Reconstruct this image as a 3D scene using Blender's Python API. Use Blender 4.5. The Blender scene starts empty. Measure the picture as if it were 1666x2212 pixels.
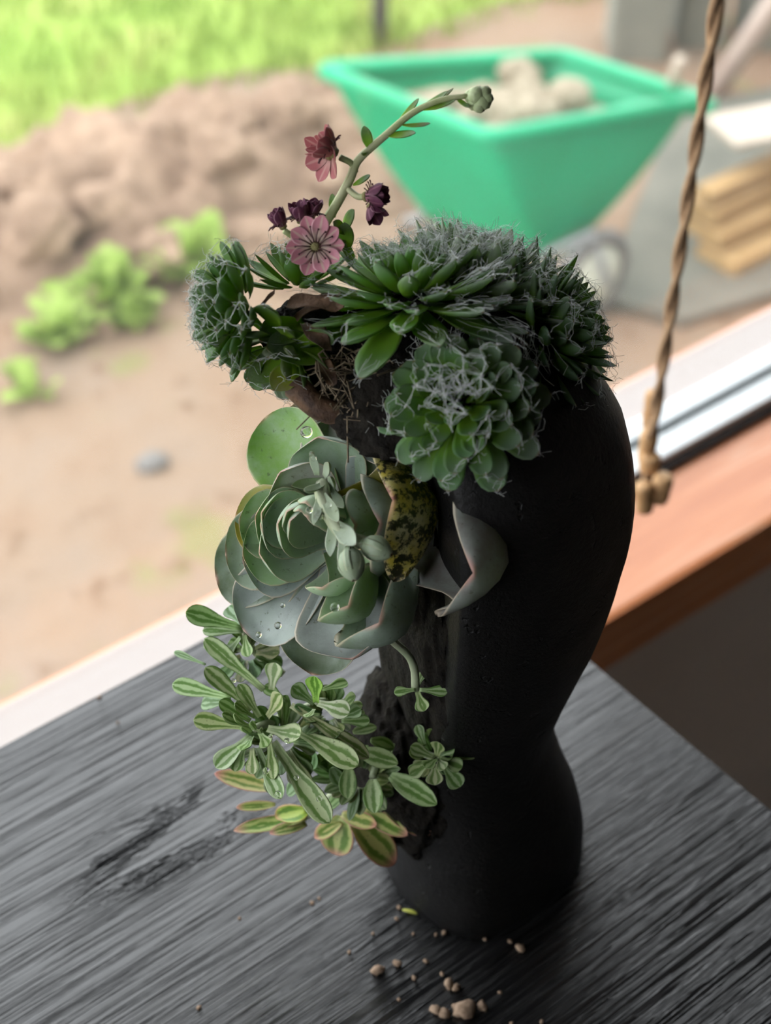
import bpy, bmesh, math, random
import numpy as np
from mathutils import Vector, Matrix, noise
random.seed(7); np.random.seed(7)
sc = bpy.context.scene
COL = sc.collection

# ------------------------------------------------------------------ camera
FPX = 3440.0; PITCH = math.radians(41.3); YAW = math.radians(38.1); CH = 0.582
cam = bpy.data.cameras.new('camera'); camo = bpy.data.objects.new('camera', cam); COL.objects.link(camo)
camo.location = (0, 0, CH); camo.rotation_euler = (math.pi/2-PITCH, 0, -YAW)
cam.sensor_fit = 'HORIZONTAL'; cam.sensor_width = 36; cam.lens = 36*FPX/1666
cam.clip_start = 0.01; cam.clip_end = 200
cam.dof.use_dof = True; cam.dof.focus_distance = 0.552; cam.dof.aperture_fstop = 12.0
sc.camera = camo
# ------------------------------------------------------------------ sky and exposure
w = bpy.data.worlds.new('overcast_sky'); sc.world = w; w.use_nodes = True
bg = w.node_tree.nodes['Background']; bg.inputs[0].default_value = (0.93, 0.97, 1.0, 1); bg.inputs[1].default_value = 2.7
sc.view_settings.view_transform = 'Standard'; sc.view_settings.look = 'None'
sc.view_settings.exposure = 0.95; sc.view_settings.gamma = 1; sc.view_settings.use_curve_mapping = False

# ------------------------------------------------------------------ geometry helpers
FW = Vector((math.sin(YAW), math.cos(YAW), 0)); RT = Vector((math.cos(YAW), -math.sin(YAW), 0)); Z = Vector((0, 0, 1))
VD = FW*math.cos(PITCH)-Z*math.sin(PITCH); UP = FW*math.sin(PITCH)+Z*math.cos(PITCH); CAM = Vector((0, 0, CH))
def ray(px, py): return VD+RT*((px-833)/FPX)+UP*((1106-py)/FPX)
def PXA(px, py, d): return CAM+ray(px, py)*d           # measured point at a distance d into the room
DO = .195
def PX(px, py, d): return PXA(px, py, d+DO)
def ATZ(px, py, z):
    q = ray(px, py); return CAM+q*((z-CH)/q.z)
def CF(a, b, c): return (RT*a+UP*b-VD*c).normalized()  # right, up, towards the viewer
def V(*a): return Vector(a)

def link(name, me, mat=None, parent=None):
    o = bpy.data.objects.new(name, me); COL.objects.link(o)
    if mat is not None and me is not None and len(me.materials) == 0: me.materials.append(mat)
    if parent is not None: o.parent = parent
    return o
def tag(o, label=None, cat=None, group=None, kind=None):
    if label: o['label'] = label
    if cat: o['category'] = cat
    if group: o['group'] = group
    if kind: o['kind'] = kind
    return o
def thing(name, loc, label, cat, group=None):
    o = bpy.data.objects.new(name, None); COL.objects.link(o); o.location = loc; o.empty_display_size = .02
    return tag(o, label, cat, group)
def mesh_py(name, vs, fs, smooth=True):
    me = bpy.data.meshes.new(name); me.from_pydata([tuple(v) for v in vs], [], fs)
    if smooth:
        me.polygons.foreach_set('use_smooth', [True]*len(me.polygons))
    me.update(); return me
def bm_mesh(name, bm, smooth=False):
    me = bpy.data.meshes.new(name); bm.normal_update(); bm.to_mesh(me); bm.free()
    if smooth: me.polygons.foreach_set('use_smooth', [True]*len(me.polygons))
    return me
def box_bm(lo, hi, bev=0, seg=2, bm=None):
    b = bmesh.new(); bmesh.ops.create_cube(b, size=1)
    for v in b.verts:
        v.co = Vector([lo[i]+(v.co[i]+.5)*(hi[i]-lo[i]) for i in range(3)])
    if bev: bmesh.ops.bevel(b, geom=b.edges[:], offset=bev, segments=seg, affect='EDGES', profile=.6)
    return b
def box(name, lo, hi, mat, parent=None, bev=0, off=(0, 0, 0)):
    lo = [lo[i]-off[i] for i in range(3)]; hi = [hi[i]-off[i] for i in range(3)]
    return link(name, bm_mesh(name, box_bm(lo, hi, bev)), mat, parent)
def sweep(pts, rad, nv=8, vs=None, fs=None, close=True):
    """tube along points; appends to vs, fs"""
    if vs is None: vs, fs = [], []
    n = len(pts); base = len(vs); prev = None
    for i, p in enumerate(pts):
        t = (pts[min(i+1, n-1)]-pts[max(i-1, 0)])
        t = t.normalized() if t.length > 1e-9 else Vector((0, 0, 1))
        if prev is None:
            a = t.cross(Vector((0, 0, 1)) if abs(t.z) < .9 else Vector((1, 0, 0))).normalized()
        else:
            a = (prev-t*prev.dot(t)); a = a.normalized() if a.length > 1e-6 else t.orthogonal().normalized()
        prev = a; b = t.cross(a)
        r = rad[i] if isinstance(rad, (list, tuple)) else rad
        for j in range(nv):
            an = 2*math.pi*j/nv; vs.append(p+(a*math.cos(an)+b*math.sin(an))*r)
    for i in range(n-1):
        for j in range(nv):
            k = (j+1) % nv
            fs.append((base+i*nv+j, base+i*nv+k, base+(i+1)*nv+k, base+(i+1)*nv+j))
    if close:
        fs.append(tuple(base+j for j in range(nv))[::-1]); fs.append(tuple(base+(n-1)*nv+j for j in range(nv)))
    return vs, fs
def tube(name, pts, rad, mat, parent=None, nv=10, off=None):
    if off is not None: pts = [p-off for p in pts]
    vs, fs = sweep(pts, rad, nv); return link(name, mesh_py(name, vs, fs), mat, parent)
def curve_pts(ctrl, n=20):
    """Catmull-Rom through control points"""
    c = [ctrl[0]*2-ctrl[1]]+list(ctrl)+[ctrl[-1]*2-ctrl[-2]]; out = []
    m = len(ctrl)-1
    for i in range(n+1):
        f = i/n*m; k = min(int(f), m-1); t = f-k
        a, b, d, e = c[k], c[k+1], c[k+2], c[k+3]
        out.append(.5*((2*b)+(d-a)*t+(2*a-5*b+4*d-e)*t*t+(3*b-a-3*d+e)*t**3))
    return out
def lump(name, r, mat, parent=None, amp=.3, freq=1.5, sub=2, seed=0, scale=(1, 1, 1), loc=(0, 0, 0)):
    bm = bmesh.new(); bmesh.ops.create_icosphere(bm, subdivisions=sub, radius=1)
    for v in bm.verts:
        n = noise.noise(v.co*freq+Vector((seed*3.1, seed*1.7, seed)))
        n2 = noise.noise(v.co*freq*3+Vector((seed, seed*2.7, seed)))
        q = v.co*(1+amp*n+amp*.4*n2)*r
        v.co = Vector((q.x*scale[0]+loc[0], q.y*scale[1]+loc[1], q.z*scale[2]+loc[2]))
    return link(name, bm_mesh(name, bm, True), mat, parent)

PROF = {
 'obov': ([0, .2, .4, .55, .68, .78, .86, .92, .96, .985, 1], [.40, .55, .80, .95, 1, .97, .86, .70, .50, .28, .03]),
 'lance': ([0, .2, .4, .55, .7, .82, .92, .97, 1], [.55, .76, .95, 1, .9, .68, .38, .18, .02]),
 'spat': ([0, .3, .45, .6, .75, .85, .93, .98, 1], [.34, .42, .62, .88, 1, .95, .72, .4, .06]),
 'ellip': ([0, .12, .25, .4, .55, .7, .82, .91, .97, 1], [.35, .60, .82, .97, 1, .93, .77, .53, .27, .03]),
 'petal': ([0, .3, .6, .8, .94, 1], [.4, .8, 1, .85, .4, .04]),
 'blade': ([0, .2, .6, 1], [.7, 1, .8, .03]),
}
def prof(k, t):
    x, y = PROF[k]; return float(np.interp(t, x, y))
def leaf_geo(B, M, T, W, th, pf='lance', cup=.3, N=Vector((0, 0, 1)), nu=9, nv=10, mucro=0., wave=0., topf=.25, seed=0, acc=None, ex=1.0, SA=None):
    """A solid leaf along a quadratic curve B-M-T. Attributes t (length), s (across), q (upper side)."""
    vs, fs, at = ([], [], []) if acc is None else acc
    b0 = len(vs); side = None
    bz = lambda u: B*(1-u)**2+M*(2*u*(1-u))+T*u*u
    us = np.linspace(0, 1, 25); ps = [bz(u) for u in us]; cum = np.cumsum([0]+[(ps[k+1]-ps[k]).length for k in range(24)]); cum = cum/max(cum[-1], 1e-9)
    for i in range(nu+1):
        x = i/nu; t = 1-(1-x)**1.45      # finer towards the tip
        t = min(t, 1)
        ua = float(np.interp(t, cum, us)); c = bz(ua)
        tn = ((M-B)*(1-ua)+(T-M)*ua)
        tn = tn.normalized() if tn.length > 1e-9 else (T-B).normalized()
        sd = N.cross(tn) if SA is None else SA-tn*SA.dot(tn)
        if sd.length < .05 and side is not None: sd = side
        elif side is not None and sd.dot(side) < 0: sd = -sd
        sd = sd.normalized(); side = sd; up = tn.cross(sd)
        wd = W/2*prof(pf, t); h = th*min(1, .35+t*2)*(1-max(0, t-.75)*3.0) if t < 1 else th*.1
        if mucro and t > .9: c = c+up*mucro*(t-.9)*10
        for j in range(nv):
            a = 2*math.pi*j/nv; s = math.cos(a); q = math.sin(a); q = math.copysign(abs(q)**ex, q)
            wv = wave*W*math.sin(t*9+seed)*s*abs(s)
            p = c+sd*(wd*s)+up*(cup*wd*s*s+(topf if q > 0 else .9)*h*q*(1-.35*abs(s))+wv)
            vs.append(p); at.append((t, s, q))
    for i in range(nu):
        for j in range(nv):
            k = (j+1) % nv
            fs.append((b0+i*nv+j, b0+(i+1)*nv+j, b0+(i+1)*nv+k, b0+i*nv+k))
    fs.append(tuple(b0+j for j in range(nv))); fs.append(tuple(b0+nu*nv+j for j in range(nv))[::-1])
    return vs, fs, at
def leaf_mesh(name, *a, **k):
    vs, fs, at = leaf_geo(*a, **k); me = mesh_py(name, vs, fs)
    at = np.array(at)
    for i, nm in enumerate('tsq'):
        A = me.attributes.new(nm, 'FLOAT', 'POINT'); A.data.foreach_set('value', at[:, i].astype(np.float32).copy())
    return me
def acc_mesh(name, acc):
    vs, fs, at = acc; me = mesh_py(name, vs, fs); at = np.array(at)
    for i, nm in enumerate('tsq'):
        A = me.attributes.new(nm, 'FLOAT', 'POINT'); A.data.foreach_set('value', at[:, i].astype(np.float32).copy())
    return me

# ------------------------------------------------------------------ material helpers
class NT:
    def __init__(s, name):
        s.m = bpy.data.materials.new(name); s.m.use_nodes = True; s.t = s.m.node_tree; s.n = s.t.nodes; s.b = s.n['Principled BSDF']; s.out = s.n['Material Output']
    def l(s, a, b): s.t.links.new(a, b)
    def node(s, ty, **k):
        x = s.n.new(ty)
        for kk, v in k.items(): setattr(x, kk, v)
        return x
    def noise(s, scale, detail=3, rough=.55, vec=None, dist=0):
        x = s.node('ShaderNodeTexNoise'); x.inputs['Scale'].default_value = scale; x.inputs['Detail'].default_value = detail
        x.inputs['Roughness'].default_value = rough; x.inputs['Distortion'].default_value = dist
        if vec is not None: s.l(vec, x.inputs['Vector'])
        return x.outputs['Fac']
    def coord(s, k='Object'): return s.node('ShaderNodeTexCoord').outputs[k]
    def mapping(s, vec, scale=(1, 1, 1), loc=(0, 0, 0), rot=(0, 0, 0)):
        x = s.node('ShaderNodeMapping'); x.inputs['Scale'].default_value = scale; x.inputs['Location'].default_value = loc; x.inputs['Rotation'].default_value = rot
        s.l(vec, x.inputs['Vector']); return x.outputs[0]
    def ramp(s, fac, stops, interp='LINEAR'):
        x = s.node('ShaderNodeValToRGB'); e = x.color_ramp.elements; x.color_ramp.interpolation = interp
        while len(e) < len(stops): e.new(.5)
        for el, (p, c) in zip(e, stops):
            el.position = p; el.color = (*c, 1) if len(c) == 3 else c
        s.l(fac, x.inputs[0]); return x.outputs[0]
    def step(s, fac, lo, hi, a=0., b=1.):
        x = s.node('ShaderNodeMapRange'); x.interpolation_type = 'SMOOTHSTEP'
        x.inputs[1].default_value = lo; x.inputs[2].default_value = hi; x.inputs[3].default_value = a; x.inputs[4].default_value = b
        s.l(fac, x.inputs[0]); return x.outputs[0]
    def math(s, op, a, b=None):
        x = s.node('ShaderNodeMath', operation=op)
        for i, q in enumerate((a, b)):
            if q is None: continue
            if isinstance(q, (int, float)): x.inputs[i].default_value = q
            else: s.l(q, x.inputs[i])
        return x.outputs[0]
    def mix(s, fac, a, b, mode='MIX'):
        x = s.node('ShaderNodeMix', data_type='RGBA', blend_type=mode)
        for sock, q in ((x.inputs[0], fac), (x.inputs[6], a), (x.inputs[7], b)):
            if isinstance(q, (int, float)): sock.default_value = q
            elif isinstance(q, tuple): sock.default_value = (*q, 1) if len(q) == 3 else q
            else: s.l(q, sock)
        return x.outputs[2]
    def attr(s, nm): return s.node('ShaderNodeAttribute', attribute_name=nm).outputs['Fac']
    def bump(s, h, strength=.5, dist=.001):
        x = s.node('ShaderNodeBump'); x.inputs['Strength'].default_value = strength; x.inputs['Distance'].default_value = dist
        s.l(h, x.inputs['Height']); s.l(x.outputs[0], s.b.inputs['Normal']); return x.outputs[0]
    def set(s, color=None, rough=None, spec=None, **k):
        for key, q in (('Base Color', color), ('Roughness', rough), ('Specular IOR Level', spec)):
            if q is None: continue
            if isinstance(q, (int, float)): s.b.inputs[key].default_value = q
            elif isinstance(q, tuple): s.b.inputs[key].default_value = (*q, 1)
            else: s.l(q, s.b.inputs[key])
        return s
    def translucent(s, color, amt):
        tr = s.node('ShaderNodeBsdfTranslucent'); mx = s.node('ShaderNodeMixShader'); mx.inputs[0].default_value = amt
        if isinstance(color, tuple): tr.inputs[0].default_value = (*color, 1)
        else: s.l(color, tr.inputs[0])
        s.l(s.b.outputs[0], mx.inputs[1]); s.l(tr.outputs[0], mx.inputs[2]); s.l(mx.outputs[0], s.out.inputs[0])
def simple(name, c1, c2=None, scale=10, rough=.7, bump=0, bscale=None, bdist=.002, spec=.4, metallic=0):
    m = NT(name); co = m.coord()
    if c2: m.set(m.ramp(m.noise(scale, 4, vec=co), [(.3, c1), (.7, c2)]))
    else: m.set(c1)
    m.set(rough=rough, spec=spec); m.b.inputs['Metallic'].default_value = metallic
    if bump: m.bump(m.noise(bscale or scale*3, 5, vec=co), bump, bdist)
    return m.m

# leaf materials ------------------------------------------------------------
def mat_echeveria(spots=False):
    m = NT('spotted_succulent_leaf' if spots else 'powdery_succulent_leaf'); co = m.coord()
    oc = m.node('ShaderNodeObjectInfo').outputs['Color']
    n1 = m.noise(60, 5, .65, co); n2 = m.noise(420, 4, .7, co)
    base = m.mix(m.step(n1, .35, .7), oc, m.mix(.45, oc, (.52, .61, .55)))
    base = m.mix(m.step(n2, .60, .72), base, m.mix(.7, base, (.07, .07, .05)))
    s = m.math('ABSOLUTE', m.attr('s')); t = m.attr('t')
    edge = m.step(s, .93, 1.0); base = m.mix(m.math('MULTIPLY', edge, .6), base, (.58, .46, .33))
    if spots: base = m.mix(m.math('MULTIPLY', m.step(m.noise(260, 5, .75, co), .46, .54), m.step(t, .45, .6)), base, (.015, .012, .008))
    tip = m.step(t, .97, 1.0); base = m.mix(m.math('MULTIPLY', tip, .55), base, (.60, .22, .18))
    m.set(base, m.ramp(m.noise(90, 3, vec=co), [(.35, (.28,)*3), (.65, (.6,)*3)]), .45)
    m.bump(m.noise(350, 4, vec=co), .25, .0006)
    m.translucent(m.mix(.4, base, (.38, .66, .05)), .26); return m.m
def mat_semp(name, fuzz):
    m = NT(name); co = m.coord(); oc = m.node('ShaderNodeObjectInfo').outputs['Color']
    t = m.attr('t'); q = m.attr('q'); s = m.math('ABSOLUTE', m.attr('s'))
    base = m.mix(m.step(t, .10, .90), m.mix(.8, oc, (.27, .48, .025)), oc)
    n = m.noise(700, 4, .7, m.mapping(co, (1, 1, 1)))
    f = m.math('MULTIPLY', m.step(m.math('ADD', m.math('MULTIPLY', t, .7), m.math('MULTIPLY', n, .6)), .62, 1.05), fuzz)
    e = m.math('MULTIPLY', m.step(s, .82, 1.0), fuzz*.55)
    base = m.mix(m.math('MAXIMUM', f, e), base, (.50, .54, .50))
    base = m.mix(m.step(t, .95, 1), base, (.20, .10, .07))
    m.set(base, .55, .35); m.bump(n, .35, .0006)
    m.translucent(m.mix(.6, base, (.38, .66, .03)), .32); return m.m
def mat_varieg(name, centre, cream, edge, edge_lo, tipc=None, transl=.25):
    m = NT(name); co = m.coord(); oi = m.node('ShaderNodeObjectInfo')
    s = m.math('ABSOLUTE', m.attr('s')); t = m.attr('t')
    n = m.noise(150, 4, .65, co)
    sw = m.math('ADD', s, m.math('MULTIPLY', m.math('SUBTRACT', n, .5), .9))
    sw = m.math('ADD', sw, m.math('MULTIPLY', m.math('SUBTRACT', oi.outputs['Random'], .5), .5))
    base = m.ramp(sw, [(.0, cream), (.10, centre), (.36, centre), (.52, cream), (.8, cream), (.95, centre)])
    base = m.mix(m.step(t, .0, .4, .65, 0), base, cream)
    base = m.mix(m.step(s, edge_lo, min(edge_lo+.15, 1)), base, edge)
    if tipc: base = m.mix(m.step(t, .75, 1.0, 0, .9), base, tipc)
    base = m.mix(m.step(m.noise(900, 2, vec=co), .66, .72, 0, .6), base, (.05, .05, .03))
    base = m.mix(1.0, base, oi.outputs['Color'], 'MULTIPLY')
    m.set(base, .42, .45); m.bump(m.noise(500, 3, vec=co), .2, .0005)
    m.translucent(m.mix(.4, base, (.4, .55, .08)), transl); return m.m
M = {}
M['echeveria'] = mat_echeveria(); M['echeveria_spotted'] = mat_echeveria(True)
M['semp'] = mat_semp('cobweb_leaf', .85); M['semp_bare'] = mat_semp('houseleek_leaf', .28); M['semp_green'] = mat_semp('green_cobweb_leaf', .5)
M['varieg'] = mat_varieg('variegated_leaf', (.15, .25, .07), (.52, .58, .36), (.28, .36, .18), .93)
M['pinkedge'] = mat_varieg('pink_edged_leaf', (.14, .24, .04), (.52, .52, .20), (.62, .30, .23), .80, (.66, .29, .25))
M['hair'] = simple('cobweb_hair', (.62, .64, .62), rough=.8)
M['soil'] = simple('dark_potting_soil', (.004, .0032, .0025), (.014, .011, .008), 160, .95, .9, 400, .003, .2)
M['root'] = simple('dry_root', (.10, .07, .045), (.22, .17, .11), 200, .9, .5, 600)
M['dried'] = simple('shrivelled_brown_leaf', (.03, .014, .009), (.15, .08, .042), 130, .7, .8, 500, .001)
M['stem'] = simple('green_flower_stem', (.32, .38, .16), (.42, .40, .26), 90, .6, .2, 500)
M['pale_stem'] = simple('pale_succulent_stem', (.30, .36, .22), (.38, .40, .28), 90, .5, .2, 500)
# planter
m = NT('matte_black_planter'); co = m.coord()
m.set(m.ramp(m.noise(45, 5, .7, co), [(.35, (.004, .0038, .004)), (.75, (.008, .007, .0068))]), .5, .25)
pits = m.step(m.noise(130, 3, .6, co), .64, .72)
h = m.math('SUBTRACT', m.noise(420, 5, .7, co), m.math('MULTIPLY', pits, .9)); m.bump(h, .55, .0012); M['planter'] = m.m
# table
m = NT('black_brown_embossed_wood'); co = m.coord()
gv = m.mapping(co, (5, 430, 1), rot=(0, 0, math.radians(.6)))
g1 = m.noise(1, 5, .6, gv, .4); g2 = m.noise(1, 3, .5, m.mapping(co, (28, 900, 1), rot=(0, 0, math.radians(.6))))
gro = m.step(m.math('ABSOLUTE', m.math('SUBTRACT', g1, .5)), .0, .055)
hh = m.math('ADD', gro, m.math('ADD', m.math('MULTIPLY', g1, .8), m.math('MULTIPLY', g2, .3)))
wet = m.noise(1, 4, .6, m.mapping(co, (22, 60, 1), rot=(0, 0, 0)), .5)
p = ATZ(370, 1800, 0)
dv = m.node('ShaderNodeVectorMath', operation='DISTANCE'); m.l(m.mapping(co, (1, 2.6, 0), loc=(-(p.x+.2), -p.y*2.6, 0)), dv.inputs[0])
wmask = m.math('MULTIPLY', m.step(dv.outputs['Value'], .03, .075, 1, 0), m.step(wet, .46, .54))
m.set(m.ramp(gro, [(.0, (.003, .003, .0033)), (.7, (.008, .008, .0085))]))
m.l(m.math('SUBTRACT', m.step(gro, .0, 1.0, .32, .15), m.math('MULTIPLY', wmask, .08)), m.b.inputs['Roughness'])
m.l(m.math('SUBTRACT', m.step(gro, 0, 1, .28, .80), m.math('MULTIPLY', wmask, .5)), m.b.inputs['Specular IOR Level'])
hh = m.math('ADD', hh, m.math('MULTIPLY', m.math('MULTIPLY', wmask, m.noise(420, 2, vec=co)), 6.0)); m.bump(hh, .9, .0002); M['table'] = m.m
M['metal_leg'] = simple('dark_metal', (.02, .02, .02), rough=.4)
# room
M['wall'] = simple('taupe_wall_paint', (.60, .53, .49), (.66, .59, .55), 3, .85, .1, 200)
M['plaster'] = simple('white_room_plaster', (.16, .15, .14), rough=.9)
M['light_wall'] = simple('pale_wall_paint', (.62, .58, .54), rough=.9)
M['floor'] = simple('dark_wood_floor', (.34, .26, .19), (.42, .33, .25), 4, .5)
m = NT('orange_stained_wood'); co = m.coord()
g = m.noise(1, 5, .6, m.mapping(co, (5, 70, 70)), .8)
m.set(m.ramp(g, [(.3, (.46, .15, .055)), (.55, (.58, .22, .09)), (.75, (.62, .33, .20))]), .33, .5); m.bump(g, .15, .001); M['sill'] = m.m
M['seal'] = simple('dark_rubber_seal', (.02, .014, .012), rough=.6)
M['frame'] = simple('white_plastic_frame', (.70, .74, .75), rough=.28)
M['outer_sill'] = simple('pale_outer_sill', (.30, .255, .235), rough=.6)
M['frame_grey'] = simple('grey_aluminium_track', (.34, .38, .36), rough=.4)
m = NT('slightly_hazed_glass'); g = m.node('ShaderNodeBsdfGlossy'); g.inputs['Roughness'].default_value = .0
t_ = m.node('ShaderNodeBsdfTransparent'); d_ = m.node('ShaderNodeBsdfTranslucent'); d_.inputs[0].default_value = (.9, .92, .9, 1)
lw = m.node('ShaderNodeLayerWeight'); lw.inputs[0].default_value = .5
fr = m.math('ADD', m.math('MULTIPLY', m.math('POWER', lw.outputs['Facing'], 5.0), .9), .04)
m1 = m.node('ShaderNodeMixShader'); m.l(fr, m1.inputs[0]); m.l(t_.outputs[0], m1.inputs[1]); m.l(g.outputs[0], m1.inputs[2])
m2 = m.node('ShaderNodeMixShader'); m2.inputs[0].default_value = .009; m.l(m1.outputs[0], m2.inputs[1]); m.l(d_.outputs[0], m2.inputs[2])  # translucent mix lays a pale haze over the view outside
m.l(m2.outputs[0], m.out.inputs[0]); M['glass'] = m.m
M['twine'] = simple('brown_twine', (.26, .155, .085), (.44, .28, .16), 120, .85, .6, 500, .001)
M['bead'] = simple('tan_wooden_toggle', (.42, .23, .10), (.55, .33, .16), 60, .6)
# outdoors
m = NT('bare_earth'); co = m.coord()
n1 = m.noise(1.3, 6, .65, co); n2 = m.noise(7, 5, .7, co)
c = m.ramp(n1, [(.3, (0.211, 0.129, 0.082)), (.5, (0.242, 0.172, 0.121)), (.7, (0.234, 0.183, 0.144))])
c = m.mix(m.step(n2, .56, .70), c, (0.136, 0.080, 0.048)); c = m.mix(m.step(m.noise(3.1, 4, vec=co), .62, .70, 0, .5), c, (0.160, 0.192, 0.056))
m.set(c, .95, .1); m.bump(n2, .8, .03); M['earth'] = m.m
M['heap'] = simple('loose_brown_soil', (0.150, 0.098, 0.068), (0.390, 0.275, 0.195), 5, .95, .9, 14, .04, .1)
m = NT('lawn_soil'); co = m.coord()
m.set(m.ramp(m.noise(2.2, 5, .65, co), [(.3, (0.180, 0.280, 0.050)), (.52, (0.250, 0.340, 0.075)), (.7, (0.345, 0.340, 0.120))]), .9, .1); M['lawn'] = m.m
m = NT('grass_blade'); co = m.coord()
c = m.ramp(m.noise(2.0, 4, .6, co), [(.3, (0.185, 0.300, 0.050)), (.5, (0.260, 0.350, 0.075)), (.7, (0.360, 0.355, 0.120))])
m.set(c, .8, .2); m.translucent(c, .35); M['grass'] = m.m
m = NT('bright_weed_leaf'); c = m.ramp(m.noise(12, 3, vec=m.coord()), [(.3, (0.30, 0.45, 0.08)), (.7, (0.44, 0.55, 0.16))]); m.set(c, .6, .3); m.translucent(c, .35); M['weed'] = m.m
M['green_tub'] = simple('green_plastic_tub', (.001, .27, .115), (.004, .34, .16), 4, .38, .1, 60)
M['tyre'] = simple('grey_dusty_rubber', (.13, .13, .13), (.20, .19, .18), 12, .9)
M['hub'] = simple('pale_plastic_hub', (.55, .58, .48), (.65, .66, .56), 10, .6)
M['steel'] = simple('grey_steel_tube', (.30, .31, .31), rough=.5)
M['rubble'] = simple('pale_rubble', (0.225, 0.188, 0.128), (0.413, 0.352, 0.255), 14, .95, .8, 40, .02)
M['timber'] = simple('fresh_sawn_timber', (0.375, 0.225, 0.090), (0.465, 0.300, 0.143), 9, .8)
M['pale_timber'] = simple('weathered_pale_board', (0.450, 0.375, 0.300), (0.510, 0.435, 0.352), 9, .8)
M['pinkwood'] = simple('pinkish_bare_wood', (0.480, 0.368, 0.320), (0.528, 0.432, 0.376), 9, .8)
M['concrete'] = simple('grey_concrete', (0.175, 0.175, 0.147), (0.252, 0.245, 0.203), 6, .95, .5, 30, .01)
M['paving'] = simple('worn_grey_paving', (.105, .105, .085), (.165, .155, .125), 5, .95, .5, 30, .01)
M['post'] = simple('dark_fence_post', (.08, .08, .07), (.13, .12, .10), 12, .9)
M['stone'] = simple('pale_stone', (.16, .15, .14), rough=.9)
# flowers
def petal_mat(name, a, b, edge):
    m = NT(name); t = m.attr('t'); s = m.math('ABSOLUTE', m.attr('s'))
    c = m.mix(m.step(t, .1, .6), b, a); c = m.mix(m.step(s, .05, .22, .7, 0), c, b); c = m.mix(m.step(s, .8, 1, 0, .8), c, edge)
    m.set(c, .6, .3); m.bump(m.noise(800, 2, vec=m.coord()), .3, .0004); m.translucent(c, .25); return m.m
M['petal'] = petal_mat('pink_petal', (.60, .25, .31), (.66, .52, .42), (.74, .50, .52))
M['petal_red'] = petal_mat('dusky_red_petal', (.38, .11, .12), (.52, .28, .25), (.56, .33, .31))
M['petal_purple'] = petal_mat('dark_purple_petal', (.13, .035, .075), (.28, .11, .16), (.36, .19, .24))
M['stamen'] = simple('dark_stamen', (.06, .012, .018), rough=.6)
M['flower_centre'] = simple('olive_flower_centre', (.16, .14, .05), (.25, .22, .09), 900, .7, .5, 900)
M['bud'] = simple('pale_green_bud', (.30, .38, .18), (.40, .46, .27), 300, .6, .3, 600)
M['bract'] = mat_semp('bract_leaf', .25)
m = NT('water_drop'); m.set((1, 1, 1), .0, .5); m.b.inputs['Transmission Weight'].default_value = 1; m.b.inputs['IOR'].default_value = 1.33; M['drop'] = m.m
M['crumb'] = simple('tan_crumb', (.20, .13, .085), (.33, .235, .165), 500, .95)
M['crumb_green'] = simple('yellow_green_fleck', (.35, .36, .06), rough=.7)

# ================================================================== THE ROOM
ZS = -.19; YF = .5085; YG = .60; ZF = -.75; ZT = .70; XL = -1.0; XR = 1.2; ZG = -2.15
RX0, RX1, RY0, RZ1 = -1.15, 2.6, -2.3, 1.9
def struct(o): o['kind'] = 'structure'; return o
struct(box('floor', (RX0, RY0, ZF-.1), (RX1, .53, ZF), M['floor']))
struct(box('ceiling', (RX0, RY0, RZ1), (RX1, .72, RZ1+.1), M['plaster']))
struct(box('wall_back', (RX0, RY0-.1, ZF), (RX1, RY0, RZ1), M['plaster']))
struct(box('wall_left', (RX0-.1, RY0, ZF), (RX0, .72, -.45), M['plaster']))
struct(box('wall_left_upper', (RX0-.1, RY0, 1.75), (RX0, .72, RZ1), M['plaster']))
struct(box('wall_left_rear', (RX0-.1, RY0, -.45), (RX0, -.30, 1.75), M['plaster']))
struct(box('wall_left_corner', (RX0-.1, .50, -.45), (RX0, .72, 1.75), M['plaster']))
w2 = bpy.data.objects.new('window_added', None); COL.objects.link(w2); w2['kind'] = 'structure'; w2.location = (RX0, -.55, -.45); w2o = (RX0, -.55, -.45)  # unseen window added for side light on the plants
for lo_, hi_ in (((RX0-.07, -.30, -.45), (RX0-.03, .50, -.38)), ((RX0-.07, -.30, 1.68), (RX0-.03, .50, 1.75)), ((RX0-.07, -.30, -.38), (RX0-.03, -.23, 1.68)), ((RX0-.07, .43, -.38), (RX0-.03, .50, 1.68))):
    box('window_frame', lo_, hi_, M['frame'], w2, .005, w2o)
box('pane', (RX0-.052, -.26, -.40), (RX0-.048, .46, 1.70), M['glass'], w2, 0, w2o)
struct(box('wall_right', (RX1, RY0, ZF), (RX1+.1, .72, RZ1), M['light_wall']))
struct(box('wall_below_window', (RX0, .52, ZF), (RX1, .68, ZS-.04), M['wall']))
struct(box('wall_above_window', (RX0, .52, ZT), (RX1, .72, RZ1), M['plaster']))
struct(box('wall_beside_window', (RX0, .52, ZS-.04), (XL, .72, ZT), M['plaster']))
struct(box('wall_beyond_window', (XR, .52, ZS-.04), (RX1, .72, ZT), M['plaster']))
struct(box('wall_facade_added', (RX0-.1, .50, RZ1+.1), (9, .72, 4.6), M['plaster']))  # outside wall extended up, out of view, to darken the yard and tub
struct(box('wall_facade_added_right', (RX1+.1, .50, ZG-.1), (9, .72, RZ1+.1), M['plaster']))  # unseen sideways part of the added facade, also blocks sky
struct(box('trim_1', (XL, YF, ZS-.035), (XR, .70, ZS), M['sill'], bev=.006))                # window board
struct(box('trim_2', (RX0, YF+.004, ZS-.058), (RX1, .53, ZS-.036), M['sill'], bev=.003))     # apron under it
wn = bpy.data.objects.new('window_1', None); COL.objects.link(wn); wn['kind'] = 'structure'; wn.location = (0, YG, ZS)
wo = (0, YG, ZS)
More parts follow.
